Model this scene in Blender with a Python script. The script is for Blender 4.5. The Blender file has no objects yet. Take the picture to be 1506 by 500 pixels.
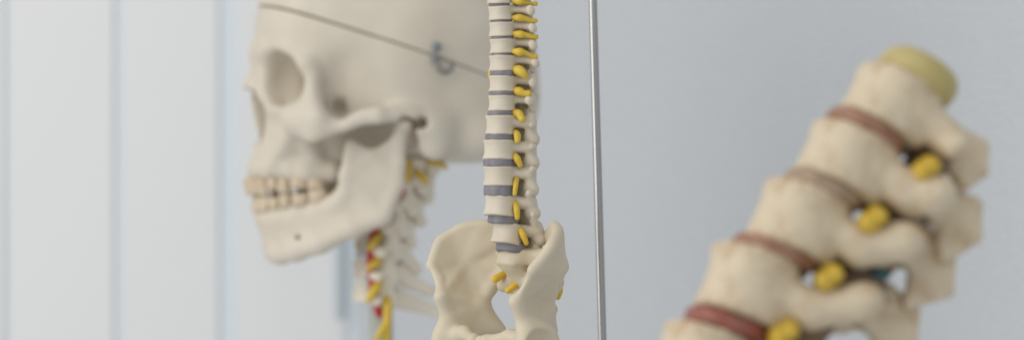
import bpy, math, random
import numpy as np
from mathutils import Matrix, Vector

random.seed(4)
SC = bpy.context.scene
COL = SC.collection
FPX = 1506 * 85.0 / 36.0          # focal length in photo pixels
CX, CY = 753.0, 250.0
MM = 0.001

# ------------------------------------------------------------------ frames
class Frame:
    """A model's own frame: origin where the model stands, turned about the vertical."""
    def __init__(self, u, v, depth, deg):
        self.Y0 = depth
        self.X0 = (u - CX) / FPX * depth
        self.Z0 = (CY - v) / FPX * depth
        self.c, self.s = math.cos(math.radians(deg)), math.sin(math.radians(deg))
        self.rot = math.radians(deg)

    def at(self, u, v, y=0.0):
        """own-frame point (mm) of a sighting (u, v) that lies y mm off the model's mid plane"""
        a = (u - CX) / FPX
        x = (self.X0 - self.s * y - a * (self.Y0 + self.c * y)) / (a * self.s - self.c)
        z = (CY - v) / FPX * (self.Y0 + self.s * x + self.c * y) - self.Z0
        return np.array([x, y, z], dtype=np.float64)

    def loc(self):
        return (self.X0 * MM, self.Y0 * MM, self.Z0 * MM)

# ------------------------------------------------------------------ signed distance fields
class Field:
    def __init__(self, lo, hi, h):
        self.h = h
        self.lo = np.array(lo, float)
        n = np.ceil((np.array(hi, float) - self.lo) / h).astype(int) + 1
        self.ax = [(self.lo[i] + h * np.arange(n[i])).astype(np.float32) for i in range(3)]
        self.F = np.full(n, 6.0 * h + 4.0, np.float32)

    def _win(self, lo, hi, m):
        sl = []
        for i in range(3):
            a = int(np.searchsorted(self.ax[i], lo[i] - m))
            b = int(np.searchsorted(self.ax[i], hi[i] + m))
            if b <= a:
                return None
            sl.append(slice(a, b))
        X = self.ax[0][sl[0]][:, None, None]
        Y = self.ax[1][sl[1]][None, :, None]
        Z = self.ax[2][sl[2]][None, None, :]
        return tuple(sl), X, Y, Z

    def put(self, prim, k=1.0, cut=False):
        fn, lo, hi = prim
        w = self._win(lo, hi, k + 3 * self.h + 1.0)
        if w is None:
            return
        sl, X, Y, Z = w
        d = fn(X, Y, Z)
        f = self.F[sl]
        if cut:
            d = -d
            hh = np.maximum(k - np.abs(f - d), 0) / k
            self.F[sl] = np.maximum(f, d) + hh * hh * (k * 0.25)
        else:
            hh = np.maximum(k - np.abs(f - d), 0) / k
            self.F[sl] = np.minimum(f, d) - hh * hh * (k * 0.25)

    def add(self, prim, k=1.0):
        self.put(prim, k)

    def cut(self, prim, k=1.0):
        self.put(prim, k, True)

    def chain(self, pts, radii, k=1.0):
        if not hasattr(radii, '__len__'):
            radii = [radii] * len(pts)
        for i in range(len(pts) - 1):
            self.add(cap(pts[i], pts[i + 1], radii[i], radii[i + 1]), k)

    def rough(self, amp, wave, seed=0):
        """gentle uneven modelling of the surface"""
        r = np.random.RandomState(seed)
        X = self.ax[0][:, None, None]; Y = self.ax[1][None, :, None]; Z = self.ax[2][None, None, :]
        for j in range(5):
            d = r.normal(size=3); d /= np.linalg.norm(d)
            q = 2 * math.pi / (wave * r.uniform(.7, 1.5))
            self.F += (amp / 2.2 * np.sin(q * (d[0] * X + d[1] * Y + d[2] * Z) + r.uniform(0, 6))).astype(np.float32)

    def soften(self, n=2):
        F = self.F
        for _ in range(n):
            for ax in range(3):
                G = F.copy()
                a = [slice(None)] * 3; b = [slice(None)] * 3; c = [slice(None)] * 3
                a[ax] = slice(0, -2); b[ax] = slice(1, -1); c[ax] = slice(2, None)
                G[tuple(b)] = .25 * F[tuple(a)] + .5 * F[tuple(b)] + .25 * F[tuple(c)]
                F = G
        self.F = F

    def mirrored(self):
        """field for ya >= 0 turned into a whole, symmetric one"""
        g = Field.__new__(Field)
        g.h = self.h
        j0 = int(np.argmin(np.abs(self.ax[1])))
        F = self.F[:, j0:, :]
        g.F = np.concatenate([F[:, :0:-1, :], F], axis=1)
        y = self.ax[1][j0:]
        g.ax = [self.ax[0], np.concatenate([-y[:0:-1], y]), self.ax[2]]
        g.lo = np.array([self.ax[0][0], -y[-1], self.ax[2][0]], float)
        return g

    def mesh(self, F=None):
        F = self.F if F is None else F
        F = F.copy()
        for sl in ((0,), (-1,)):
            F[sl[0]] = np.maximum(F[sl[0]], .01); F[:, sl[0]] = np.maximum(F[:, sl[0]], .01); F[:, :, sl[0]] = np.maximum(F[:, :, sl[0]], .01)
        S = F < 0
        n = np.zeros(tuple(np.array(S.shape) - 1), np.int8)
        offs = [(i, j, k) for i in (0, 1) for j in (0, 1) for k in (0, 1)]
        sx, sy, sz = S.shape
        for (i, j, k) in offs:
            n += S[i:sx - 1 + i, j:sy - 1 + j, k:sz - 1 + k]
        mix = (n > 0) & (n < 8)
        cells = np.argwhere(mix)
        idx = np.full(mix.shape, -1, np.int32)
        idx[mix] = np.arange(len(cells))
        acc = np.zeros((len(cells), 3)); cnt = np.zeros(len(cells))
        vals = {o: F[cells[:, 0] + o[0], cells[:, 1] + o[1], cells[:, 2] + o[2]] for o in offs}
        for a in offs:
            for ax in range(3):
                if a[ax] == 1:
                    continue
                b = list(a); b[ax] = 1; b = tuple(b)
                fa, fb = vals[a], vals[b]
                cr = (fa < 0) != (fb < 0)
                t = np.where(cr, fa / np.where(cr, fa - fb, 1), 0)
                p = np.array(a, float)[None] + np.zeros((len(cells), 3))
                p[:, ax] += t
                acc[cr] += p[cr]; cnt[cr] += 1
        pos = (cells + acc / np.maximum(cnt, 1)[:, None]) * self.h + self.lo
        quads = []
        for ax in range(3):
            A = [slice(None)] * 3; B = [slice(None)] * 3
            A[ax] = slice(0, -1); B[ax] = slice(1, None)
            sa, sb = S[tuple(A)], S[tuple(B)]
            e = np.argwhere(sa != sb)
            o1, o2 = (ax + 1) % 3, (ax + 2) % 3
            e = e[(e[:, o1] > 0) & (e[:, o2] > 0)]
            e = e[(e[:, o1] < S.shape[o1] - 1) & (e[:, o2] < S.shape[o2] - 1)]
            ins = S[e[:, 0], e[:, 1], e[:, 2]]
            def c(d1, d2):
                q = e.copy(); q[:, o1] -= d1; q[:, o2] -= d2
                return idx[q[:, 0], q[:, 1], q[:, 2]]
            Q = np.stack([c(1, 1), c(0, 1), c(0, 0), c(1, 0)], 1)
            Q[~ins] = Q[~ins][:, ::-1]
            quads.append(Q)
        return pos, np.concatenate(quads)


def cap(a, b, ra, rb=None):
    rb = ra if rb is None else rb
    a = np.array(a, np.float32); b = np.array(b, np.float32)
    ba = b - a; L = float(ba @ ba) + 1e-9
    def fn(X, Y, Z):
        px, py, pz = X - a[0], Y - a[1], Z - a[2]
        t = np.clip((px * ba[0] + py * ba[1] + pz * ba[2]) / L, 0, 1)
        return np.sqrt((px - t * ba[0]) ** 2 + (py - t * ba[1]) ** 2 + (pz - t * ba[2]) ** 2) - (ra + t * (rb - ra))
    r = max(ra, rb)
    return fn, np.minimum(a, b) - r, np.maximum(a, b) + r


def ell(c, r, M=None):
    c = np.array(c, np.float32); r = np.array(r, np.float32)
    R = None if M is None else np.array(M, np.float32)
    def fn(X, Y, Z):
        px, py, pz = X - c[0], Y - c[1], Z - c[2]
        if R is not None:
            px, py, pz = (R[0, 0] * px + R[0, 1] * py + R[0, 2] * pz, R[1, 0] * px + R[1, 1] * py + R[1, 2] * pz,
                          R[2, 0] * px + R[2, 1] * py + R[2, 2] * pz)
        k0 = np.sqrt((px / r[0]) ** 2 + (py / r[1]) ** 2 + (pz / r[2]) ** 2)
        k1 = np.sqrt((px / r[0] ** 2) ** 2 + (py / r[1] ** 2) ** 2 + (pz / r[2] ** 2) ** 2)
        return k0 * (k0 - 1) / np.maximum(k1, 1e-6)
    e = r if R is None else np.full(3, r.max())
    return fn, c - e, c + e


def roty(deg):
    a = math.radians(deg); c, s = math.cos(a), math.sin(a)
    return np.array([[c, 0, s], [0, 1, 0], [-s, 0, c]])


def tri(a, b, c, r):
    a, b, c = (np.array(q, np.float32) for q in (a, b, c))
    ba, cb, ac = b - a, c - b, a - c
    nor = np.cross(ba, ac)
    nn = float(nor @ nor) + 1e-9
    def dot(v, P): return v[0] * P[0] + v[1] * P[1] + v[2] * P[2]
    def seg(P, e):
        t = np.clip(dot(e, P) / (float(e @ e) + 1e-9), 0, 1)
        return (P[0] - t * e[0]) ** 2 + (P[1] - t * e[1]) ** 2 + (P[2] - t * e[2]) ** 2
    n1, n2, n3 = np.cross(ba, nor), np.cross(cb, nor), np.cross(ac, nor)
    def fn(X, Y, Z):
        pa = (X - a[0], Y - a[1], Z - a[2]); pb = (X - b[0], Y - b[1], Z - b[2]); pc = (X - c[0], Y - c[1], Z - c[2])
        s = np.sign(dot(n1, pa)) + np.sign(dot(n2, pb)) + np.sign(dot(n3, pc))
        edge = np.minimum(np.minimum(seg(pa, ba), seg(pb, cb)), seg(pc, ac))
        face = dot(nor, pa) ** 2 / nn
        return np.sqrt(np.where(s < 2, edge, face)) - r
    P = np.stack([a, b, c])
    return fn, P.min(0) - r, P.max(0) + r


def drum(c, rx, ry, hgt, waist=.1, edge=1.0, M=None, power=2.2):
    """vertebral body: oval drum with a waist and flared rims; M rotates world -> own"""
    c = np.array(c, np.float32)
    R = None if M is None else np.array(M, np.float32)
    def fn(X, Y, Z):
        px, py, pz = X - c[0], Y - c[1], Z - c[2]
        if R is not None:
            px, py, pz = (R[0, 0] * px + R[0, 1] * py + R[0, 2] * pz, R[1, 0] * px + R[1, 1] * py + R[1, 2] * pz,
                          R[2, 0] * px + R[2, 1] * py + R[2, 2] * pz)
        t = np.clip(2 * pz / hgt, -1.1, 1.1)
        q = (np.abs(px / rx) ** power + np.abs(py / ry) ** power) ** (1 / power)
        d1 = (q - (1 - waist * (1 - np.abs(t) ** 2.6))) * min(rx, ry)
        d2 = np.abs(pz) - hgt / 2
        k = edge
        hh = np.maximum(k - np.abs(d1 - d2), 0) / k
        return np.maximum(d1, d2) + hh * hh * k * .25
    e = np.full(3, max(rx, ry, hgt / 2) * 1.3)
    return fn, c - e, c + e

# ------------------------------------------------------------------ objects
def link_mesh(name, verts, faces, mat, parent=None, smooth=True):
    me = bpy.data.meshes.new(name)
    faces = np.asarray(faces)
    nq = len(faces); w = faces.shape[1]
    me.vertices.add(len(verts)); me.loops.add(nq * w); me.polygons.add(nq)
    me.vertices.foreach_set('co', np.asarray(verts, np.float32).ravel())
    me.loops.foreach_set('vertex_index', faces.astype(np.int32).ravel())
    me.polygons.foreach_set('loop_start', np.arange(0, nq * w, w, dtype=np.int32))
    me.polygons.foreach_set('use_smooth', np.full(nq, smooth))
    me.update(calc_edges=True); me.validate()
    me.materials.append(mat)
    o = bpy.data.objects.new(name, me)
    COL.objects.link(o)
    if parent is not None:
        o.parent = parent
    return o

def part(name, field, mat, parent, F=None):
    v, q = field.mesh(F)
    return link_mesh(name, v * MM, q, mat, parent)

def catmull(P, n):
    P = np.asarray(P, float)
    if len(P) == 2:
        t = np.linspace(0, 1, n + 1)[:, None]
        return P[0] + (P[1] - P[0]) * t
    E = np.vstack([2 * P[0] - P[1], P, 2 * P[-1] - P[-2]])
    out = []
    for i in range(1, len(E) - 2):
        p0, p1, p2, p3 = E[i - 1], E[i], E[i + 1], E[i + 2]
        for t in np.linspace(0, 1, n, endpoint=False):
            out.append(.5 * ((2 * p1) + (-p0 + p2) * t + (2 * p0 - 5 * p1 + 4 * p2 - p3) * t * t + (-p0 + 3 * p1 - 3 * p2 + p3) * t ** 3))
    out.append(E[-2])
    return np.array(out)

def tube_geo(pts, radii, n=6, seg=12):
    PR = np.hstack([np.asarray(pts, float), np.asarray(radii, float)[:, None]])
    C = catmull(PR, n)
    # rounded ends
    def ends(C, flip):
        a, b = (C[0], C[1]) if not flip else (C[-1], C[-2])
        d = a[:3] - b[:3]; d /= np.linalg.norm(d) + 1e-9
        o = []
        for ang in (80, 55, 30):
            q = math.radians(ang)
            o.append(np.r_[a[:3] + d * a[3] * math.sin(q) * .8, a[3] * math.cos(q)])
        return o if not flip else o[::-1]
    C = np.array(ends(C, False) + list(C) + ends(C, True))
    T = np.gradient(C[:, :3], axis=0); T /= np.linalg.norm(T, axis=1)[:, None] + 1e-9
    N = np.cross(T[0], [0, 0, 1.0])
    if np.linalg.norm(N) < .1: N = np.cross(T[0], [0, 1.0, 0])
    V = []
    for i in range(len(C)):
        N = N - T[i] * (N @ T[i]); N /= np.linalg.norm(N)
        B = np.cross(T[i], N)
        for j in range(seg):
            a = 2 * math.pi * j / seg
            V.append(C[i, :3] + C[i, 3] * (math.cos(a) * N + math.sin(a) * B))
    Fc = []
    for i in range(len(C) - 1):
        for j in range(seg):
            k = (j + 1) % seg
            Fc.append((i * seg + j, i * seg + k, (i + 1) * seg + k, (i + 1) * seg + j))
    b0 = len(V); V.append(C[0, :3]); V.append(C[-1, :3])
    for j in range(0, seg, 2):
        Fc.append((b0, (j + 2) % seg, j + 1, j))
        m = (len(C) - 1) * seg
        Fc.append((b0 + 1, m + j, m + j + 1, m + (j + 2) % seg))
    return np.array(V), np.array(Fc)

def tube(name, pts, radii, mat, parent, n=6, seg=12):
    if not hasattr(radii, '__len__'):
        radii = [radii] * len(pts)
    if name == 'nerve':
        radii = [r_ * random.uniform(.85, 1.12) for r_ in radii]
        pts = [np.asarray(p_, float) + np.array([random.uniform(-.12, .12) * radii[0] for _ in range(3)]) for p_ in pts]
    v, f = tube_geo(pts, radii, n, seg)
    return link_mesh(name, v * MM, f, mat, parent)

def thing(name, label, cat, frame=None, group=None):
    o = bpy.data.objects.new(name, None)
    COL.objects.link(o)
    o.empty_display_size = .02
    if frame is not None:
        o.location = frame.loc(); o.rotation_euler = (0, 0, frame.rot)
    o['label'] = label; o['category'] = cat
    if group: o['group'] = group
    return o

# ------------------------------------------------------------------ materials
def material(name, col, rough=.5, var=None, vscale=60, bump=0, bscale=300, metal=0, spec=.5, sss=0, lo=.35, hi=.7, detail=4):
    m = bpy.data.materials.new(name); m.use_nodes = True
    nt = m.node_tree; b = nt.nodes['Principled BSDF']
    b.inputs['Base Color'].default_value = (*col, 1)
    b.inputs['Roughness'].default_value = rough
    b.inputs['Metallic'].default_value = metal
    b.inputs['Specular IOR Level'].default_value = spec
    if sss:
        b.inputs['Subsurface Weight'].default_value = sss
        b.inputs['Subsurface Radius'].default_value = (.004, .0025, .0015)
        b.inputs['Subsurface Scale'].default_value = 1.0
    tc = nt.nodes.new('ShaderNodeTexCoord')
    if var is not None:
        n = nt.nodes.new('ShaderNodeTexNoise'); n.inputs['Scale'].default_value = vscale
        n.inputs['Detail'].default_value = detail; n.inputs['Roughness'].default_value = .6
        nt.links.new(tc.outputs['Object'], n.inputs['Vector'])
        r = nt.nodes.new('ShaderNodeValToRGB')
        r.color_ramp.elements[0].position = lo; r.color_ramp.elements[1].position = hi
        r.color_ramp.elements[0].color = (*col, 1); r.color_ramp.elements[1].color = (*var, 1)
        nt.links.new(n.outputs['Fac'], r.inputs['Fac'])
        nt.links.new(r.outputs['Color'], b.inputs['Base Color'])
    if bump:
        n2 = nt.nodes.new('ShaderNodeTexNoise'); n2.inputs['Scale'].default_value = bscale
        n2.inputs['Detail'].default_value = 3
        nt.links.new(tc.outputs['Object'], n2.inputs['Vector'])
        bp = nt.nodes.new('ShaderNodeBump'); bp.inputs['Strength'].default_value = bump
        bp.inputs['Distance'].default_value = .0006
        nt.links.new(n2.outputs['Fac'], bp.inputs['Height'])
        nt.links.new(bp.outputs['Normal'], b.inputs['Normal'])
    return m

M_SKULL = material('skull_plastic', (.66, .60, .50), .5, (.60, .535, .43), 24, .06, 420, spec=.35)
M_JAW = material('jaw_plastic', (.675, .61, .505), .48, (.635, .565, .455), 26, .05, 420, spec=.35)
M_TOOTH = material('tooth_enamel', (.63, .53, .39), .4, (.55, .43, .29), 90)
M_NECK = material('neck_bone_plastic', (.80, .73, .605), .5, (.73, .655, .53), 60, .1, 500)
M_NDISC = material('white_disc', (.70, .71, .70), .4)
M_MINI = material('mini_bone_plastic', (.67, .60, .485), .52, (.62, .55, .43), 70, .12, 900, spec=.35)
M_PELV = material('pelvis_plastic', (.65, .57, .43), .45, (.60, .52, .38), 45, .05, 700, spec=.4)
M_MDISC = material('grey_disc', (.185, .175, .195), .55, (.24, .23, .25), 260, .1, 900)
M_YEL = material('yellow_nerve', (.70, .49, .05), .45, (.62, .42, .04), 200)
M_YEL2 = material('pelvic_nerve', (.70, .45, .03), .45)
M_CORD = material('canal_filling', (.50, .41, .26), .6)
M_CANAL_SHADE = material('canal_shade_brown', (.22, .15, .09), .6)  # dark brown stands in for the shade inside the lumbar foramina
M_RED = material('red_artery', (.42, .02, .03), .35)
M_WROD = material('white_tube', (.40, .41, .37), .4)
M_STEEL = material('steel', (.42, .42, .41), .28, metal=1.0)
M_DSTEEL = material('dull_steel', (.30, .31, .32), .35, metal=.9)
M_HOOK = material('hook_metal', (.25, .24, .22), .45, metal=.5)
M_SCREW = material('blued_steel', (.21, .235, .255), .4, metal=.4)
M_LUM = material('lumbar_bone', (.665, .56, .40), .55, (.47, .33, .18), 150, .3, 380, lo=.50, hi=.80, detail=8)
def rim_stain(m, z0, z1):
    """brown wear speckles gathered on the rims of the vertebral bodies"""
    nt = m.node_tree; b = nt.nodes['Principled BSDF']
    src = b.inputs['Base Color'].links[0].from_socket
    tc = nt.nodes.new('ShaderNodeTexCoord'); sp = nt.nodes.new('ShaderNodeSeparateXYZ')
    nt.links.new(tc.outputs['Object'], sp.inputs[0])
    ab = nt.nodes.new('ShaderNodeMath'); ab.operation = 'ABSOLUTE'; nt.links.new(sp.outputs['Z'], ab.inputs[0])
    mr = nt.nodes.new('ShaderNodeMapRange'); mr.inputs[1].default_value = z0; mr.inputs[2].default_value = z1
    nt.links.new(ab.outputs[0], mr.inputs[0])
    nz = nt.nodes.new('ShaderNodeTexNoise'); nz.inputs['Scale'].default_value = 260; nz.inputs['Detail'].default_value = 6
    nt.links.new(tc.outputs['Object'], nz.inputs['Vector'])
    r2 = nt.nodes.new('ShaderNodeMapRange'); r2.inputs[1].default_value = .46; r2.inputs[2].default_value = .66
    nt.links.new(nz.outputs['Fac'], r2.inputs[0])
    mu = nt.nodes.new('ShaderNodeMath'); mu.operation = 'MULTIPLY'
    nt.links.new(mr.outputs[0], mu.inputs[0]); nt.links.new(r2.outputs[0], mu.inputs[1])
    mx = nt.nodes.new('ShaderNodeMix'); mx.data_type = 'RGBA'
    nt.links.new(mu.outputs[0], mx.inputs[0]); nt.links.new(src, mx.inputs[6]); mx.inputs[7].default_value = (.50, .34, .18, 1)
    nt.links.new(mx.outputs[2], b.inputs['Base Color'])
rim_stain(M_LUM, .0045, .0085)
M_LPROC = material('lumbar_cord', (.035, .10, .11), .4)
M_RDISC = material('reddish_disc', (.30, .13, .085), .5, (.40, .25, .15), 110, .2, 300)
M_BDISC = material('brown_disc', (.36, .25, .17), .5, (.44, .33, .22), 90, .2, 300)
M_BLOOD = material('red_disc', (.29, .065, .05), .45, (.31, .16, .10), 110, .2, 300)
M_CAP = material('olive_disc', (.52, .43, .17), .4, (.47, .38, .15), 60)
M_LYEL = material('lumbar_nerve', (.70, .48, .05), .4, (.55, .36, .04), 150)

def wall_material():
    m = bpy.data.materials.new('fibre_wallpaper'); m.use_nodes = True
    nt = m.node_tree; b = nt.nodes['Principled BSDF']
    b.inputs['Base Color'].default_value = (.54, .562, .577, 1); b.inputs['Roughness'].default_value = .55
    tc = nt.nodes.new('ShaderNodeTexCoord')
    mp = nt.nodes.new('ShaderNodeMapping'); mp.inputs['Scale'].default_value = (175, 290, 1)
    br = nt.nodes.new('ShaderNodeTexVoronoi'); br.feature = 'SMOOTH_F1'; br.inputs['Scale'].default_value = 1.0
    br.inputs['Randomness'].default_value = .55; br.inputs['Smoothness'].default_value = .4
    nt.links.new(tc.outputs['Object'], mp.inputs['Vector']); nt.links.new(mp.outputs['Vector'], br.inputs['Vector'])
    bp = nt.nodes.new('ShaderNodeBump'); bp.inputs['Strength'].default_value = .8; bp.inputs['Distance'].default_value = -.0016
    nt.links.new(br.outputs['Distance'], bp.inputs['Height'])
    nt.links.new(bp.outputs['Normal'], b.inputs['Normal'])
    return m
M_WALL = wall_material()
M_PANEL = material('white_panel_paint', (.81, .81, .805), .45)
M_GROOVE = material('groove_paint', (.76, .815, .855), .5)
M_HANDLE = material('grey_green_metal', (.50, .56, .58), .4)

def box_geo(lo, hi):
    (a, b, c), (d, e, f) = lo, hi
    v = [(a, b, c), (d, b, c), (d, e, c), (a, e, c), (a, b, f), (d, b, f), (d, e, f), (a, e, f)]
    q = [(0, 3, 2, 1), (4, 5, 6, 7), (0, 1, 5, 4), (1, 2, 6, 5), (2, 3, 7, 6), (3, 0, 4, 7)]
    return np.array(v, float), np.array(q)

def add_bevel(o, w, seg=3):
    b = o.modifiers.new('bevel', 'BEVEL'); b.width = w; b.segments = seg
    return o

# =================================================================== SETTING
# papered wall on the right, running away to the left; sheet in its own plane (x along, y up)
wr = Vector((.33, 1.46, 0)); wl = Vector((-.20, 2.36, 0))
d = (wl - wr).normalized()
p0, p1 = wr - d * 1.6, wr + d * .935
n_ = Vector((d.y, -d.x, 0))
L = (p1 - p0).length
v, q = box_geo((0, -1.0, -.1), (L, 1.2, 0))
wall = link_mesh('wall', v, q, M_WALL, smooth=False)
zax = Vector((-d.y, d.x, 0))
if zax.y > 0: zax = -zax
yax = Vector((0, 0, 1)); xax = yax.cross(zax)
org = p0 if (p1 - p0).dot(xax) > 0 else p1
wall.matrix_world = Matrix(((xax.x, yax.x, zax.x, org.x), (xax.y, yax.y, zax.y, org.y), (xax.z, yax.z, zax.z, org.z), (0, 0, 0, 1)))
wall['kind'] = 'structure'

# white panelling behind the skull
YP = 2.46
def px_x(u, Y): return (u - CX) / FPX * Y
pan = thing('panelling', 'white upright panels with blue grey grooves between them, behind the skull', 'panelling')
pan.location = (px_x(175, YP), YP, -.6)
edges = [-330, -160, 10, 175, 337, 520]
for i in range(len(edges) - 1):
    g = [6, 5, 4, 7, 15, 11]
    a = px_x(edges[i] + g[i], YP) - pan.location.x
    b = px_x(edges[i + 1] - g[i + 1], YP) - pan.location.x
    v, q = box_geo((a, -.0028, -.3), (b, 0, 1.7))
    add_bevel(link_mesh('panel', v, q, M_PANEL, pan, smooth=False), .0012)
v, q = box_geo((px_x(-400, YP) - pan.location.x, .001, -.3), (px_x(560, YP) - pan.location.x, .03, 1.7))
link_mesh('backing_board', v, q, M_GROOVE, pan, smooth=False)
x0 = px_x(497, YP) - pan.location.x; x1 = px_x(512, YP) - pan.location.x
zb = .6 + (CY - 466) / FPX * YP
v, q = box_geo((x0, -.05, zb), (x1, -.025, zb + .30))
add_bevel(link_mesh('handle', v, q, M_HANDLE, pan, smooth=False), .004)

# =================================================================== SKULL MODEL
SK = Frame(580, 200, 1470, 11)
def S(u, v, ya=0.0):
    p = SK.at(u, v, -ya)
    return np.array([p[0], ya, p[2]])
skull = thing('skull_model', 'ivory plastic human skull with jaw, on a neck spine with red and yellow strands', 'skull model', SK)

h = 1.0
f = Field((-100, -2, -50), (98, 82, 136), h)
f.add(ell(S(602, 68, 0), (77, 69, 72)), 4)
f.add(ell(S(474, 50, 0), (37, 51, 56)), 26)
f.add(ell(S(682, 150, 0), (44, 55, 38)), 18)
f.add(ell(S(585, 150, 0), (36, 55, 25)), 14)
f.add(ell(S(520, 165, 0), (40, 34, 24)), 12)
# temporal fossa
f.cut(ell(S(505, 132, 80), (22, 25, 27)), 14)
# upper face mass
f.add(ell(S(425, 105, 0), (17, 24, 24)), 10)
f.add(ell(S(442, 207, 0), (29, 28.5, 25)), 8)
f.add(cap(S(470, 150, 22), S(500, 230, 20), 13, 9), 8)
# brow
f.chain([S(388, 80, 5), S(402, 76, 18), S(428, 78, 36), S(452, 96, 47), S(463, 118, 49.5), S(462, 142, 50), S(458, 158, 49)],
        [7, 7, 6.2, 5.6, 4.6, 4.6, 5.4], 5)
# lower orbital rim and medial wall
f.chain([S(458, 158, 49), S(430, 164, 38), S(405, 158, 24), S(393, 138, 14), S(391, 104, 9)], [5.4, 4.6, 4.4, 4.2, 4.5], 5)
f.add(tri(S(391, 104, 9), S(393, 140, 15), S(440, 130, 15), 4), 5)
# nasal bones
f.add(cap(S(392, 97, 2.5), S(367, 129, 3), 5, 3.4), 5)
f.add(tri(S(391, 100, 4), S(366, 129, 4), S(394, 150, 13), 2.2), 4)
f.add(cap(S(369, 132, 4), S(402, 172, 15), 2.4, 3.0), 4)
f.add(cap(S(402, 172, 15), S(402, 206, 14), 3.0, 3.4), 4)
# maxilla front
f.add(tri(S(404, 160, 22), S(440, 176, 38), S(400, 246, 19), 4.0), 6)
f.add(tri(S(440, 176, 38), S(470, 246, 27), S(400, 246, 19), 4.0), 6)
f.add(tri(S(409, 165, 19), S(408, 206, 16), S(408, 240, 19), 3.4), 5)
f.chain([S(377, 246, 3), S(386, 247, 11), S(402, 248, 18), S(428, 250, 24), S(452, 252, 28), S(488, 252, 30)], [5.4, 5.4, 5.6, 6, 6.4, 6.4], 5)
for (u, v0, ya, r) in ((369, 222, 4, 3.2), (377, 226, 11.5, 3.0), (389, 216, 18, 3.6), (406, 226, 21.5, 3.2), (422, 228, 25, 3.2), (444, 232, 29, 4.0)):
    f.add(cap(S(u + 9, v0 + 10, ya - 1), S(u + 3, 258, ya + .3), r * .8, r), 3)
# cheek bone
f.add(cap(S(442, 174, 45), S(470, 170, 56), 5.8, 5.6), 9)
f.add(tri(S(430, 174, 43), S(476, 172, 58), S(466, 196, 54), 4.2), 8)
f.add(tri(S(430, 174, 43), S(440, 188, 44), S(466, 196, 54), 3.8), 8)
f.add(tri(S(476, 172, 58), S(464, 199, 54), S(506, 182, 63), 4.2), 6)
f.add(cap(S(463, 140, 50), S(470, 172, 57), 5, 6), 6)
f.add(cap(S(452, 186, 42), S(462, 226, 27), 4.4, 4.4), 6)
# zygomatic arch
for dv in (0, 5, 10):
    f.chain([S(474, 171 + dv * 2.2, 57), S(512, 168 + dv * 1.25, 63.5), S(556, 168 + dv * .8, 66), S(600, 168 + dv * .7, 60.5)], [4.4, 3.9, 3.6, 3.8], 4)
f.add(cap(S(575, 170, 62), S(582, 178, 56), 4.5, 4.8), 5)
f.chain([S(598, 170, 59), S(625, 167, 58)], [4.2, 2.5], 12)
# temporal base, mastoid, styloid
f.add(ell(S(622, 184, 49), (15, 15, 11)), 10)
f.add(ell(S(640, 200, 53), (9.5, 8.5, 17)), 8)
f.add(cap(S(614, 190, 55), S(616, 208, 48), 6, 5), 4)
f.add(cap(S(611, 200, 40), S(600, 236, 34), 2.2, 1.1), 2)
f.add(cap(S(540, 175, 22), S(505, 245, 20), 9, 5), 6)
f.add(ell(S(700, 205, 20), (26, 34, 18)), 12)
# openings
f.cut(cap(S(416, 116, 33), S(505, 122, 17), 15.6, 4), 2.5)
f.cut(ell(S(423, 116, 33), (15, 18, 15)), 3)
f.cut(cap(S(380, 110, 35), S(428, 117, 33), 17, 13), 3.5)
f.cut(ell(S(500, 130, 66), (9, 17, 17)), 9)
f.cut(cap(S(496, 151, 64), S(500, 158, 38), 5.4, 4), 4)
f.cut(ell(S(378, 174, 0), (22, 15.2, 20)), 1.2)
f.cut(cap(S(385, 165, 0), S(420, 185, 0), 8, 7), 2)
f.cut(cap(S(386, 185, 5), S(430, 190, 8), 7, 6), 2)
f.add(cap(S(371, 213, 0), S(392, 219, 2), 1.8, 4), 3)
f.add(cap(S(392, 219, 2), S(400, 232, 10), 4, 5), 4)
f.add(tri(S(369, 141, 0), S(381, 204, 0), S(424, 170, 0), 1.5), 1.5)
f.cut(ell(S(556, 206, 46), (23, 26, 14)), 5)
f.cut(ell(S(505, 214, 47), (20, 15, 10)), 5)
f.cut(cap(S(597, 184, 48), S(597, 185, 66), 5.0), 2)
f.cut(cap(S(621, 180, 80), S(621, 181, 52), 3.0), 2.5)
f.cut(cap(S(424, 178, 46), S(430, 176, 36), 1.6), 1.5)
# flat underside of the occiput and a shaved off palate
def below(zc):
    return (lambda X, Y, Z: (Z - zc) + 0 * X + 0 * Y), np.array([0, -5, -60]), np.array([99, 90, zc + 6])
zfl = S(680, 241, 0)[2]
f.cut(below(zfl), 8)
f.chain([S(374, 268, 3), S(382, 268, 10), S(393, 268, 16.5), S(409, 268, 20.5), S(424, 268, 23.5), S(445, 267, 27), S(470, 266, 29)], 3.0, 2)
f.soften(3)
f.rough(.35, 50, 1)
f.rough(.1, 19, 2)
g = f.mirrored()
# sawn skull cap
a0, a1 = S(455, 24, 50), S(705, 106, 64)
sl = (a1[2] - a0[2]) / (a1[0] - a0[0])
Xg = g.ax[0][:, None, None]; Zg = g.ax[2][None, None, :]
plane = ((Zg - (a0[2] + sl * (Xg - a0[0]))) / math.sqrt(1 + sl * sl)).astype(np.float32) + 0 * g.ax[1][None, :, None]
def smax(a, b, k):
    hh = np.maximum(k - np.abs(a - b), 0) / k
    return np.maximum(a, b) + hh * hh * k * .25
seam = np.clip(.42 - .0027 * (Xg + 50), .08, .45).astype(np.float32)
inner = g.F + 6.0
shell = np.maximum(g.F, np.where(plane > -25, -inner, g.F))      # hollow brain case
part('cranium', g, M_SKULL, skull, smax(shell, plane + seam, .5))
part('skull_cap', g, M_SKULL, skull, smax(shell, -plane + seam, .5))

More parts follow.
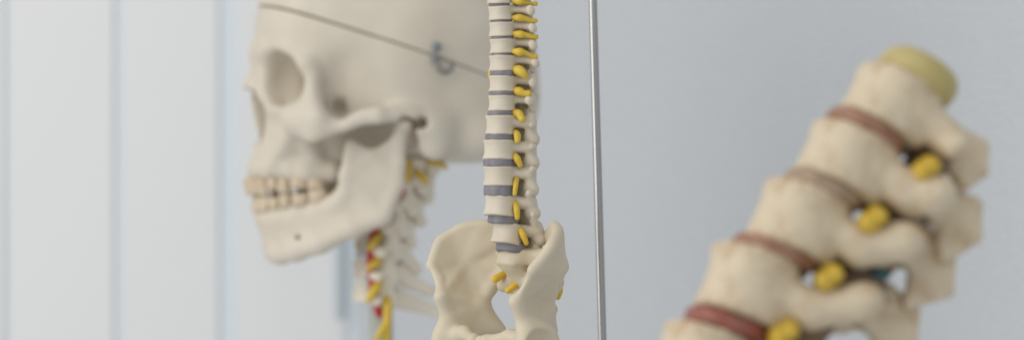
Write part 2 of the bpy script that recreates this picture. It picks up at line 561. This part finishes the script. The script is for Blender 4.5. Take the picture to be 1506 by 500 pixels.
# jaw
j = Field((-92, -2, -90), (24, 74, 16), 0.9)
low = [S(407, 368, 3), S(413, 371, 11), S(436, 369, 22), S(472, 357, 32), S(520, 336, 41), S(562, 319, 46)]
lr = [7, 6.8, 6, 5.6, 5, 4.4]
up = [S(388, 320, 3), S(395, 320, 11), S(412, 319, 18), S(436, 316, 23.5), S(466, 309, 28), S(504, 294, 35)]
ur = [4.6, 4.6, 4.8, 5.2, 5.6, 4.6]
j.chain(low, lr, 4); j.chain(up, ur, 4)
for i in range(5):
    r = .78 * min(lr[i], ur[i])
    j.add(tri(low[i], low[i + 1], up[i], r), 4); j.add(tri(low[i + 1], up[i + 1], up[i], r), 4)
j.add(cap(S(401, 352, 0), S(409, 371, 0), 6.5, 6.8), 5)
cor, notch, neck, post, gon, ant, base = S(515, 212, 47), S(548, 229, 48), S(588, 201, 51), S(585, 270, 49), S(566, 318, 46.5), S(509, 258, 44), S(503, 290, 38)
for t in ((cor, notch, ant), (notch, neck, post), (notch, post, ant), (ant, post, gon), (ant, gon, base), (base, gon, low[4]), (base, low[4], up[4])):
    j.add(tri(*t, 3.1), 3)
j.add(cap(cor, ant, 2.8, 3.6), 3); j.chain([ant, S(511, 276, 41), S(497, 299, 36.5), S(474, 309, 30)], [3.7, 4, 4.6, 5], 4)
j.add(cap(neck, S(594, 184, 53), 4, 4), 4)
j.add(cap(S(594, 183, 46), S(595, 183, 59), 4.6), 3)
j.chain([neck, S(588, 240, 50), post, gon], [3.8, 3.6, 3.8, 4.2], 3)
for (u, ya) in ((384, 4), (391, 10), (401, 16), (416, 20.5), (434, 24.5), (458, 29)):
    j.add(cap(S(u + 4, 338, ya - 1), S(u + 1, 314, ya + .2), 1.8, 2.8), 3)
j.chain([S(384, 306, 2.5), S(390, 306, 8), S(399, 306, 13.5), S(412, 305, 17.5), S(427, 303, 21.5), S(446, 300, 25.5), S(470, 297, 29)], 2.8, 2)
j.soften(7)
j.cut(cap(S(437, 349, 40), S(439, 349, 24), 1.4), 1.0)
j.rough(.2, 34, 5)
part('jaw', j.mirrored(), M_JAW, skull)

# teeth
def tooth_geo(w, dp, hgt, cusps):
    """crown: superelliptic rings, narrow at the gum"""
    seg = 20
    prof = [(0, .84), (.18, .90), (.45, .99), (.72, 1.03), (.88, .99), (.96, .84), (1.0, .5)]
    V, Fc = [], []
    for (t, s) in prof:
        for q in range(seg):
            a = 2 * math.pi * q / seg
            ca, sa = math.cos(a), math.sin(a)
            x = math.copysign(abs(ca) ** .75, ca) * w / 2 * s * 1.13
            flat = 1.0 if cusps else (1.0 - .62 * t)
            y = math.copysign(abs(sa) ** .75, sa) * dp / 2 * s * flat
            z = t * hgt
            if cusps and t > .8: z += .9 * (abs(ca * sa) * 2 - .5) * (1 if t < 1 else .5)
            V.append((x, y, z))
    n = len(prof)
    for i in range(n - 1):
        for q in range(seg):
            k = (q + 1) % seg
            Fc.append((i * seg + q, i * seg + k, (i + 1) * seg + k, (i + 1) * seg + q))
    V.append((0, 0, hgt * (.93 if cusps else 1.0)))
    for q in range(0, seg, 2):
        Fc.append(((n - 1) * seg + q, (n - 1) * seg + q + 1, (n - 1) * seg + (q + 2) % seg, len(V) - 1))
    return np.array(V), np.array(Fc)

UP = [(366, 3.9, 8.0, 7, 10.6, 0), (373, 11.2, 6.6, 6.4, 9.6, 0), (385, 17.4, 7.4, 7.6, 10.6, 0), (402, 21.8, 6.6, 8.6, 7.3, 1), (418.5, 25.0, 6.8, 8.8, 9.4, 1), (440, 28.0, 9.4, 10.5, 7.0, 1), (464, 30.2, 9.4, 10.5, 7.8, 1)]
LO = [(376, 2.8, 5.4, 6, 9.4, 0), (380, 8.3, 5.8, 6.2, 9.4, 0), (390, 14.2, 6.8, 7.2, 10.2, 0), (405, 18.6, 6.8, 7.6, 7.2, 1), (421, 22.4, 7.0, 8.0, 9.2, 1), (443, 26.4, 10.0, 9.8, 7.2, 1), (468, 30.4, 10.2, 9.6, 8.2, 1)]
def set_teeth(rows, vgum, updir, dv):
    pts = [S(r[0], vgum, r[1]) for r in rows]
    for i, r in enumerate(rows):
        a = pts[i - 1] if i else np.array([pts[0][0], -pts[0][1], pts[0][2]])
        b = pts[i + 1] if i + 1 < len(rows) else pts[i] + (pts[i] - pts[i - 1])
        tang = b - a
        v, fc = tooth_geo(r[2], r[3], r[4], r[5])
        if updir < 0:
            v = v * np.array([1, 1, -1]); fc = fc[:, ::-1]
        for side in (-1, 1):
            ang = math.atan2(tang[1] * side, tang[0])
            c, s_ = math.cos(ang), math.sin(ang)
            p = pts[i]
            zz = S(r[0], vgum + dv * (r[0] - 366), r[1])[2]
            w = np.stack([v[:, 0] * c - v[:, 1] * s_, v[:, 0] * s_ + v[:, 1] * c, v[:, 2]], 1)
            o = link_mesh('tooth', w * MM, fc, M_TOOTH, skull)
            o.location = (p[0] * MM, p[1] * side * MM, zz * MM)
            o.rotation_euler = (random.uniform(-.05, .05), random.uniform(-.05, .05), 0)
set_teeth(UP, 262, -1, -.02)
set_teeth(LO, 313, 1, -.14)

# clasp on the temple
def onskull(u, v, ya): return SK.at(u, v, -ya)
cl = link_mesh('clasp', *(lambda vf: (vf[0] * MM, vf[1]))(tube_geo([onskull(640, 86, 70.5), onskull(644, 97, 71.5), onskull(649, 105, 71.8), onskull(656, 107, 71.5), onskull(663, 102, 71), onskull(665, 96, 70.5)], [1.5] * 6)), M_HOOK, skull)
for (u, v) in ((642, 69), (640, 87)):
    v_, f_ = tube_geo([onskull(u, v, 67), onskull(u, v, 71)], [2.7, 2.7], 2, 14)
    link_mesh('screw', v_ * MM, f_, M_SCREW, cl)

# neck vertebrae
NV = [(602, 232, 632, 262, .9), (586, 262, 628, 290, 1.15), (571, 294, 620, 328, .9), (558, 326, 606, 358, .9), (548, 360, 613, 396, .95), (543, 395, 634, 428, 1.0), (541, 430, 648, 461, 1.05)]
for i, (u, v, su, sv, sc) in enumerate(NV):
    c = S(u, v, 0); tip = S(su, sv, 0)
    lo = np.minimum(c, tip) - np.array([13, 0, 14]); hi = np.maximum(c, tip) + np.array([9, 34, 14]); lo[1] = -2; hi[1] = 36
    n = Field(lo, hi, .8)
    dirv = (tip - c); tilt = 14 if i > 1 else 20
    M = roty(-tilt + 4)
    if i > 0:
        n.add(drum(c + [-.6, 0, 0], 9.4, 11.5, 12.4, .12, 2, M), 1)
    else:
        n.add(cap(c + [-6, 0, 0], c + [-4, 11, 0], 4, 5), 3)
    lat = c + np.array([3, 17, 0]); art = c + np.array([9, 15, 1])
    n.add(cap(c + [-1, 8, 1], c + [-1, 26, -3], 3.2, 2.9), 2)          # front bar of the transverse process
    n.add(cap(c + [7, 12, 1], c + [2, 27, -4], 3.4, 3.0), 2)           # rear bar
    n.add(cap(c + [-1, 24, -3], c + [2, 25, -4], 2.6), 1.5)
    n.add(cap(art + [-1, 0, 6], art + [3, 0, -7], 4.6, 4.2), 3)        # joint pillar
    lam = c + np.array([17, 5, -3])
    n.add(tri(art + [2, -1, 4], art + [4, -2, -6], lam, 2.4), 3)
    n.add(cap(lam, c * .35 + tip * .65 + [0, 1.2, 1], 4.0, 3.4), 3)
    n.add(tri(lam + [0, 0, 4], lam + [0, 0, -4], tip + [0, 1.5, 0], 2.7 * sc), 3)
    n.add(cap(tip + [-3, 1.5, 1], tip + [0, 2.2, 0], 3.2 * sc, 3.0 * sc), 3)
    if i == 1:
        n.add(tri(lam + [0, 0, 4], tip + [-2, 2, 6], tip + [0, 2, -2], 2.6), 3)
    n.soften(2)
    n.rough(.2, 14, 20 + i)
    part('vertebra', n.mirrored(), M_NECK, skull)
    if i < 6 and i > 0:
        c2 = S(NV[i + 1][0], NV[i + 1][1], 0); m = (c + c2) / 2
        n = Field(m - 13, m + 13, .8)
        n.add(drum(m + [-.6, 0, 0], 8.9, 11, 4.6, -.02, 1.5, M), 1)
        part('disc', n, M_NDISC, skull)
# arteries and nerves of the neck, both sides
def side_pt(u, v, ya, sd): 
    p = S(u, v, ya); return np.array([p[0], sd * ya, p[2]])
for sd in (-1, 1):
    if sd < 0:
      tube('artery', [side_pt(u, v, ya, sd) for (u, v, ya) in ((600, 262, 22), (580, 296, 22.5), (560, 326, 23), (549, 346, 24.5), (545, 380, 24.5), (547, 410, 24.5), (554, 446, 24.5), (558, 462, 23))], 2.5, M_RED, skull)
    for (pts, r) in (
        ([(560, 344, 18), (553, 350, 26), (549, 358, 29.5), (543, 366, 30)], [2, 2.7, 2.4, 1.4]),
        ([(558, 379, 18), (553, 385, 26), (547, 390, 29.5), (541, 394, 30)], [2.2, 3, 2.6, 1.4]),
        ([(560, 408, 18), (555, 420, 26), (548, 430, 29.5), (541, 442, 30)], [2.2, 3, 2.8, 1.6]),
        ([(566, 436, 17), (570, 448, 25), (570, 470, 27), (568, 510, 27)], [2.8, 3.4, 3.0, 2.4]),
        ([(601, 240, 30), (598, 254, 33), (597, 270, 33)], [2.2, 2.8, 1.6]),
        ([(612, 252, 26), (622, 262, 29), (628, 270, 30)], [1.8, 2.2, 1.4]),
        ([(630, 240, 22), (645, 240, 24), (656, 247, 25)], [1.6, 1.8, 1.6])):
        if sd < 0 or pts[0][1] < 430:
            tube('nerve', [side_pt(*p, sd) for p in pts], r, M_YEL, skull)
    if sd < 0:
        tube('nerve', [side_pt(570, 472, 27, sd), side_pt(562, 483, 28.5, sd), side_pt(556, 494, 29, sd), side_pt(553, 500, 29, sd)], [2.2, 2.2, 1.9, 1.4], M_YEL, skull)
b = SK.at(559, 440, 0)
tube('support_tube', [b + [0, 0, 6], b + [1, 0, -40], b + [2, 0, -190]], [7.2, 7.2, 7.2], M_WROD, skull, seg=24)

# =================================================================== SMALL SPINE WITH PELVIS
MS = Frame(738, 368, 1000, 40)
mini = thing('spine_model', 'small ivory spine with grey discs and yellow nerves standing on its pelvis', 'spine model', MS)
def N(u, v, y=0.0): return MS.at(u, v, y)
K = FPX / 1000.0
# left edge, right edge, top, bottom, process tip u, v
VB = [(716, 751, -17, 6, 780, -8), (718, 754, 9.5, 30, 785, 15), (719, 757, 33, 54, 788, 41), (720, 759, 57.5, 79, 788, 66), (719, 759, 82, 105, 792, 93), (719, 760, 112, 135.5, 788, 121),
      (718, 758, 140, 163.5, 783, 148), (714, 757, 170, 198, 790, 184), (710.5, 757, 206, 234.5, 790, 216), (710.5, 757, 244.5, 273, 791, 249), (712, 758, 287.5, 317.5, 786, 284), (723, 768, 329, 359, 792, 315)]
SLOPE = [2, 2, 2, 2, 1, 0, 0, 0, -1, -2, -6, -13]
cents = []
for i, (ul, ur_, vt, vb, tu, tv) in enumerate(VB):
    c = N((ul + ur_) / 2, (vt + vb) / 2); cents.append(c)
    hw = (ur_ - ul) / 2 / K
    a = hw / 1.06; b = a * 1.16
    hgt = (vb - vt) / K
    lum = i >= 7
    n = Field(c + [-9, -15, -10], c + [19, 15, 10], .36)
    M = roty(SLOPE[i] + random.uniform(-1.5, 1.5))
    n.add(drum(c, a * 1.03, b * 1.03, hgt, .14, .45, M), .6)
    tip = N(tu - 5, tv, -11.5 if not lum else -11.5)
    for sd in (-1, 1):
        def m(p): return np.array([p[0], p[1] * (1 if sd < 0 else -1), p[2]])
        ped = c + np.array([a * .7, -b * .55, hgt * (.24 if not lum else .16)])
        jn = c + np.array([a + 3.2, -8.4, hgt * (.24 if not lum else .12)])
        n.add(cap(m(ped), m(jn), hgt * (.25 if not lum else .31), hgt * (.31 if not lum else .31)), 1.4)
        if not lum:
            n.add(cap(m(jn), m(tip), 1.85, 1.65), 1.4)
            z_ = random.uniform(.2, .8)
            n.add(cap(m(tip + [-.2, .1, z_]), m(tip + [.5, -.2, -z_ - .3]), 1.25, 1.35), 1.2)
            n.add(cap(m(jn + [.6, .6, 1.4]), m(jn + [1.8, 1.2, -4.6]), 1.5, 1.3), 1.2)
        else:
            n.add(cap(m(jn), m(tip + [-.8, .5, 0]), 1.9, 1.3), 1.2)
            n.add(cap(m(tip + [-.8, .5, 0]), m(tip + [.9, -.2, .1]), 1.3, .7), .8)
            n.add(cap(m(jn + [1.2, 1.0, 2.6]), m(jn + [1.6, 1.2, 1]), 1.9, 1.9), 1.2)
            dn = N((781, 781, 780, 782, 792)[i - 7], vb + (5, 3, 4, -6, -10)[i - 7], -8.0)
            n.add(cap(m(jn + [1.2, .6, 0]), m(dn), 2.3, 2.6), 1.2)
            n.add(tri(m(jn + [1, .8, 2]), m(dn), m(jn + [3.5, 2.5, -1.5]), 1.9), 1.2)
            n.add(cap(m(dn), m(dn + [.4, -.6, -.6]), 3.0), 1.0)
        n.add(tri(m(jn + [.5, .5, 1.6]), m(jn + [1.5, 1, -2.5]), c + [a + 7.6, 0, -1.6], 1.0), 1.0)
    if not lum:
        n.add(cap(c + [a + 6.5, 0, -.8], c + [a + 9.5, 0, -6.5], 1.4, .9), 1.2)
    else:
        for dz in (-3.8, -1.0):
            n.add(cap(c + [a + 6.5, 0, dz + .5], c + [a + 10.5, 0, dz - .6], 1.2, 1.1), 1.6)
    n.soften(1)
    n.rough(.07, 6, 40 + i)
    part('vertebra', n, M_MINI, mini)
    # disc below
    if i < len(VB) - 1:
        nx = VB[i + 1]; gap = (nx[2] - vb) / K
        cu = ((ul + ur_) / 2 + (nx[0] + nx[1]) / 2) / 2; cv = (vb + nx[2]) / 2
        slp = (SLOPE[i] + SLOPE[i + 1]) / 2
    else:
        gap = 3.9; cu, cv = 751, 365; slp = -17
    dc = N(cu, cv)
    n = Field(dc + [-9, -9, -4.5], dc + [9, 9, 4.5], .33)
    n.add(drum(dc, a * (.82 if i < 4 else .92), b * (.82 if i < 4 else .92), gap + .5, -.03, .5, roty(slp)), .5)
    n.rough(.14, 4, 300 + i)
    part('disc', n, M_MDISC, mini)

# nerves: (points as sightings with lateral offset, radii)
tops = [(757, 2, 6), (757, 26, 31), (758, 50, 55), (757, 76, 84)]
for (u, v0, v1) in tops:
    for sd in (1, -1):
        P = [N(u - 2, v0, -5.5), N(u + 7, v0 + 1, -8), N(u + 16, v0 + 2, -9.5), N(u + 27, v1, -11), N(u + 31, v1, -11.5)]
        P = [np.array([p[0], p[1] * sd, p[2]]) for p in P]
        tube('nerve', P, [1.05, 1.6, 1.1, .9, 1.0], M_YEL, mini)
for (pts, r) in (
    ([(757, 103, -5), (764, 104, -8), (769, 109, -10), (774, 113, -11)], [1.5, 2.0, 1.7, 1.2]),
    ([(757, 134, -5), (764, 135, -8), (771, 137, -10), (778, 138, -11.5)], [1.5, 2.1, 1.6, 1.3]),
    ([(757, 166, -5), (763, 168, -7.5), (767, 172, -9), (768, 176, -10)], [1.4, 2.0, 1.7, 1.3]),
    ([(758, 194, -6), (761, 199, -8), (761, 208, -9)], [1.0, 1.5, 1.2]),
    ([(757, 228, -6), (761, 234, -8), (765, 243, -9)], [1.1, 1.7, 1.2]),
    ([(760, 264, -6.5), (758, 272, -8), (757, 286, -8.6)], [1.2, 1.3, 1.0]),
    ([(758, 298, -6.5), (760, 308, -8), (761, 320, -8.6)], [1.2, 1.35, 1.1]),
    ([(766, 337, -6.5), (770, 346, -8), (774, 358, -8.6)], [1.2, 1.3, 1.0])):
    for sd in (1, -1):
        P = [N(*p) for p in pts]
        tube('nerve', [np.array([p[0], p[1] * sd, p[2]]) for p in P], r, M_YEL, mini)

cp = [c_ + np.array([10.6, 0, 0]) for c_ in cents]
tube('cord_filler', cp + [N(774, 385)], 2.7, M_CORD, mini)
# sacrum
n = Field(N(738, 368) + [-6, -24, -52], N(738, 368) + [42, 24, 12], .42)
s1, s2, s3, s4, s5 = N(757, 383), N(771, 403), N(783, 428), N(790, 455), N(788, 480)
n.add(drum(s1 + [0, 0, 0], 6.6, 7.8, 8, .06, 1, roty(-26)), 1)
n.add(cap(s1, s2, 6.5, 5.4), 2.5); n.add(cap(s2, s3, 5.2, 4.2), 2.5); n.add(cap(s3, s4, 3.8, 3), 2); n.add(cap(s4, s5, 2.8, 1.8), 2)
for sd in (-1, 1):
    w1 = np.array([s1[0] + 7, sd * 16.5, s1[2] + 3.0]); w2 = np.array([s2[0] + 4, sd * 15, s2[2] - 3]); w3 = np.array([s3[0] + 1, sd * 9, s3[2] - 2])
    n.add(tri(s1 + [1, 0, 1], w1, w2, 3.0), 3); n.add(tri(s1, w2, s3, 3.0), 3); n.add(tri(w2, w3, s3, 2.6), 3); n.add(tri(w3, s3, s4, 2.2), 2.5)
    n.add(cap(np.array([s1[0] + 7, sd * 6.5, s1[2] + 4]), np.array([s1[0] + 6, sd * 7.2, s1[2] + 8.6]), 2.2, 1.8), 2)
    n.cut(cap(np.array([s2[0] - 9, sd * 7, s2[2] + 3]), np.array([s2[0] + 3, sd * 6.4, s2[2] + 2]), 1.5), 1.2)
    n.cut(cap(np.array([s3[0] - 9, sd * 6, s3[2] + 6]), np.array([s3[0] + 2, sd * 5.6, s3[2] + 5]), 1.4), 1.2)
for sd in (-1, 1):
    e1 = N(741, 419, 10.5); e1[1] *= sd; e2 = s2 + np.array([0, sd * 11, -1])
    n.add(tri(s2, e1, s3, 2.6), 2.5); n.add(tri(e2, e1, s2, 2.4), 2.5)
for k_, p in enumerate((s1, s2, s3, s4)):
    n.add(cap(p + [6.5, 0, 0], p + [8.4, 0, -2], 1.6, 1.4), 2)
n.soften(3)
n.rough(.12, 9, 70)
part('sacrum', n, M_PELV, mini)
for (pts, r) in (([(757, 396, 6), (745, 401, 7), (728, 410, 9)], 1.55), ([(768, 412, 0), (757, 420, .5), (747, 427, 2)], 1.55)):
    tube('nerve', [N(*p) for p in pts], r, M_YEL2, mini)
for pts in ([(820, 411, -6), (823, 425, -6.5), (820, 438, -7)], [(812, 447, -4), (815, 455, -4), (813, 463, -4)]):
    tube('nerve', [N(*p) for p in pts], [1.2, 1.5, 1.1], M_YEL2, mini)

# hip bones (built for the far side, mirrored for the near one)
A, B, C, D = N(635, 389, 33), N(648, 357, 36), N(680, 336, 30.5), N(716, 331, 21.8)
E, P2 = N(752, 342, 13), N(768, 397, 11)
Fp, G1, G2, G3 = N(744, 396, 15.5), N(722, 424, 19.5), N(706, 450, 21), N(726, 480, 18)
I = N(649, 436, 24.3); Q = N(684, 385, 30.5); J = N(661, 468, 24.5); AC = N(668, 494, 25)
pub = N(697, 500, 4.0)
hb = Field((-30, -2, -72), (40, 46, 22), .42)
for t in ((A, B, Q), (B, C, Q), (C, D, Q), (D, E, Q), (E, Fp, Q), (Fp, G1, Q), (G1, G2, Q), (G2, I, Q), (I, A, Q), (E, P2, Fp)):
    hb.add(tri(*t, 1.15), 3.5)
crest = catmull([A, B, C, D, E], 4); rc = np.interp(np.linspace(0, 4, len(crest)), range(5), [1.7, 1.2, 1.2, 1.3, 2.0])
hb.chain(list(crest), list(rc), 1.5)
for p_, q_ in zip(crest[:-1], crest[1:]):
    hb.add(tri(p_, q_, Q, 1.0), 3)
hb.chain([E, P2], [2.6, 2.4], 2); hb.add(cap(P2, P2 + [1.5, 0, -1], 2.6), 1.5)
hb.chain([A, (A + I) / 2 + np.array([1.6, -.4, .4]), I], [1.8, 1.2, 2.0], 1.5)
hb.chain([Fp, G1, G2, G3], [2.0, 2.2, 2.6, 2.8], 2.5)
hb.chain([G2, N(713, 467, 19.5), N(738, 484, 15)], [2.6, 2.8, 2.0], 2.5)
hb.add(tri(I, G2, J, 2.2), 3); hb.add(tri(J, G2, AC, 3.0), 3); hb.add(tri(G2, G3, AC, 3.0), 3)
hb.add(cap(I, J, 2.4, 3.0), 2)
hb.add(cap(J, J + np.array([0, .5, -1]), 3.2), 2)
hb.add(ell(AC + np.array([1.5, 2, -2]), (11, 6.5, 11)), 4)
hb.chain([AC + np.array([-1, -2, 0]), N(683, 489, 15), pub], [3.6, 2.4, 2.4], 4)
hb.add(cap(pub, pub + np.array([1.5, 0, -9]), 2.6, 2.2), 2)
isc = AC + np.array([9, -6, -22])
hb.chain([AC + np.array([5, -2, -8]), isc], [5.5, 4], 3)
hb.chain([isc, (isc + pub) / 2 + np.array([-2, 0, -9]), pub + np.array([1.5, 0, -9])], [3.4, 1.9, 2.2], 2.5)
hb.cut(ell(AC + np.array([-.5, 9.5, -2]), (9.2, 7.4, 9.2)), .8)
hb.soften(3)
hb.rough(.12, 14, 77)
hv, hq = hb.mesh()
link_mesh('hip_bone', hv * MM, hq, M_PELV, mini)
link_mesh('hip_bone', hv * MM * np.array([1, -1, 1]), hq[:, ::-1], M_PELV, mini)
pd = Field(pub + [-5, -8, -14], pub + [6, 4, 5], .4)
pd.add(cap(pub * [1, 0, 1] + [.4, 0, 0], pub * [1, 0, 1] + [1.6, 0, -9], 2.3), 1)
part('pubic_disc', pd, M_MINI, mini)
sc0 = N(817, 392, -17.5)
v_, f_ = tube_geo([sc0, sc0 + np.array([-.9, -1.2, 0])], [1.3, 1.1], 2, 12)
link_mesh('screw', v_ * MM, f_, M_DSTEEL, mini)

# =================================================================== STEEL ROD
RD = Frame(886, 500, 1075, 0)
rod = Vector(((869 - CX) / FPX * 1.075, 1.075, (CY + 100) / FPX * 1.075)); rod2 = Vector(((891.6 - CX) / FPX * 1.075, 1.075, (CY - 700) / FPX * 1.075))
v_, f_ = tube_geo([np.array(rod2) - np.array(rod2), np.array(rod) - np.array(rod2)], [.0019, .0019], 4, 24)
ro = link_mesh('steel_rod', v_, f_, M_STEEL)
ro.location = rod2
ro['label'] = 'thin shiny steel rod, leaning slightly, right of the small spine'; ro['category'] = 'rod'

# =================================================================== LUMBAR MODEL
LF = Frame(1075, 480, 700, 0)
lum = thing('lumbar_model', 'large blurred section of lower spine leaning right, with reddish discs', 'lumbar model', LF)
KL = FPX / 700.0
def frame_at(u, v, slope, lean=11):
    s_ = math.radians(slope); l = math.radians(lean)
    P = Vector((math.cos(s_), 0, -math.sin(s_)))
    A_ = Vector((math.sin(s_) * math.cos(l), math.sin(l), math.cos(s_) * math.cos(l)))
    Yv = A_.cross(P)
    o = Vector(LF.at(u, v, 0) * MM)
    return Matrix(((P.x, Yv.x, A_.x, o.x), (P.y, Yv.y, A_.y, o.y), (P.z, Yv.z, A_.z, o.z), (0, 0, 0, 1)))
# centre, slope, half depth, height (px); bulge end (p, a); spinous blade outline (p, a)
LV = [(1307, 160, 30, 69, 82, (118, -4), [(92, 18), (146, 20), (163, -12), (149, -42), (108, -20)]),
      (1242, 243, 27, 70, 86, (144, 12), [(148, 30), (197, 36), (217, -8), (187, -55)]),
      (1173, 331, 22.5, 71, 96, (160, 32), [(176, 62), (222, 48), (238, -6), (194, -42)]),
      (1100, 425, 20, 72, 100, (172, 36), [(196, 70), (240, 54), (256, -14), (214, -60)]),
      (1030, 540, 18, 73, 104, (180, 36), [(200, 70), (244, 54), (258, -14), (218, -60)])]
for i, (u, v, slp, hd, hg, bu, sp) in enumerate(LV):
    def q3(p, a, y): return np.array([p / KL, y, a / KL])
    n = Field(q3(-hd - 12, -80, -28), q3(sp[2][0] + 22, 100, 28), .62)
    rx = hd / KL; H = hg / KL
    n.add(drum((0, 0, 0), rx, rx * 1.28, H, .10, 2.0), 1)
    n.cut(ell((rx * 1.28, 0, 0), (rx * .45, rx * .5, H)), 3)
    for sd in (-1, 1):
        dn = -10 if i else -14
        rp = 5.6 if i else 4.6
        n.add(cap(q3(44, 4, sd * 8.5), q3(90, 4 + dn, sd * 10), 5.8, rp), 3)
        n.add(cap(q3(90, 4 + dn, sd * 10), q3(bu[0] - 18, bu[1] + dn, sd * 13.5), rp - .2, rp - .1 if i else 3.4), 3)
        n.add(cap(q3(bu[0] - 18, bu[1] + dn, sd * 13.5), q3(bu[0] - 12, bu[1] + 3 + dn, sd * 14.5), rp - .1 if i else 3.4, rp - .5 if i else 3.0), 2)
        if i:
            n.add(cap(q3(bu[0] - 34, bu[1] + dn, sd * 9), q3(bu[0] - 34, bu[1] - 34, sd * 8), 4.2, 3.2), 3)
        n.add(tri(q3(bu[0] - 22, bu[1] + 4, sd * 8), q3(bu[0] - 18, bu[1] - 20, sd * 8), q3(sp[0][0] + 8, (sp[0][1] + sp[3][1]) / 2, 0), 1.8), 1.2)
    pts = [q3(p, a, 0) for p, a in sp]
    cc = sum(pts) / len(pts)
    for k_ in range(len(pts)):
        n.add(tri(pts[k_], pts[(k_ + 1) % len(pts)], cc, 2.3), 1)
    n.soften(1)
    n.rough(.14, 18, 90 + i)
    n.rough(.07, 5, 190 + i)
    o = part('vertebra', n, M_LUM, lum)
    o.matrix_local = frame_at(u, v, slp)
LD = [(1270, 198, 29.5, 68, 22, M_RDISC), (1209, 285, 24.5, 69, 20, M_BDISC), (1138, 376, 21, 71, 22, M_RDISC), (1069, 482, 19, 70, 27, M_BLOOD)]
for (u, v, slp, hd, th, mt) in LD:
    n = Field((-18, -22, -6), (18, 22, 6), .5)
    n.add(drum((0, 0, 0), hd / KL * .905, hd / KL * 1.16, th / KL, -.01, 1.6), 1)
    n.cut(ell((hd / KL * 1.3, 0, 0), (7, 8, 12)), 3)
    n.rough(.2, 7, int(u))
    o = part('disc', n, mt, lum); o.matrix_local = frame_at(u, v, slp)
# olive disc on top
n = Field((-18, -24, -7), (18, 24, 9), .5)
n.add(drum((0, 0, 0), 60 / KL, 78 / KL, 52 / KL, -.03, 5), 1)
o = part('end_disc', n, M_CAP, lum); o.matrix_local = frame_at(1347, 117, 32)
# nerves, cord
for (u, v) in ((1362, 248), (1283, 323), (1217, 407), (1151, 490)):
    for sd in (-1, 1):
        y = 10.4 * sd
        P = [LF.at(u - 10, v + 8, y * .55), LF.at(u - 5, v + 4, y), LF.at(u - 3, v + 4, y * 1.3), LF.at(u - 4, v + 7, y * 1.55)]
        nv = tube('nerve', P, [2.8, 3.2, 3.5, 2.6], M_LYEL, lum, seg=16)
        t2 = [LF.at(u + 2, v - 8, y * .8), LF.at(u + 8, v - 6, y * 1.25), LF.at(u + 11, v - 4, y * 1.6)]
        tube('nerve', t2, [2.7, 3.0, 2.3], M_LYEL, lum)
tube('cord_filler', [LF.at(u, v, 0) for (u, v) in ((1388, 206), (1338, 282), (1286, 385), (1212, 452), (1140, 560))], 6.2, M_CANAL_SHADE, lum)  # thick core added to fill the foramina, shade painted in its dark colour
tube('connector', [LF.at(1288, 399, -7), LF.at(1302, 403, -7)], 1.9, M_LPROC, lum)

# =================================================================== CAMERA
cd = bpy.data.cameras.new('camera'); cam = bpy.data.objects.new('camera', cd); COL.objects.link(cam)
cam.rotation_euler = (math.pi / 2, 0, 0)
cd.lens = 85; cd.sensor_width = 36; cd.clip_start = .05; cd.clip_end = 50
cd.dof.use_dof = True; cd.dof.focus_distance = .995; cd.dof.aperture_fstop = 8.6
SC.camera = cam

# =================================================================== LIGHT
w = bpy.data.worlds.new('World'); SC.world = w; w.use_nodes = True
bg = w.node_tree.nodes['Background']
bg.inputs['Color'].default_value = (.93, .96, 1.0, 1); bg.inputs['Strength'].default_value = .76
def area(name, loc, target, size, size_y, power, col):
    l = bpy.data.lights.new(name, 'AREA'); l.shape = 'RECTANGLE'; l.size = size; l.size_y = size_y; l.energy = power; l.color = col
    o = bpy.data.objects.new(name, l); COL.objects.link(o); o.location = loc
    o.rotation_euler = (Vector(target) - Vector(loc)).to_track_quat('-Z', 'Y').to_euler()
    return o
area('window_light', (-1.5, .6, .45), (-.25, 2.0, 0), 1.5, 1.5, 20, (1.0, .965, .91))
area('ceiling_light', (-.3, -.4, 1.5), (.05, 1.3, 0), 1.6, 1.6, 9, (1.0, .96, .90))

SC.render.engine = 'CYCLES'
SC.cycles.use_denoising = True
SC.cycles.max_bounces = 6
SC.view_settings.view_transform = 'Standard'
SC.view_settings.look = 'None'
SC.view_settings.exposure = -.36
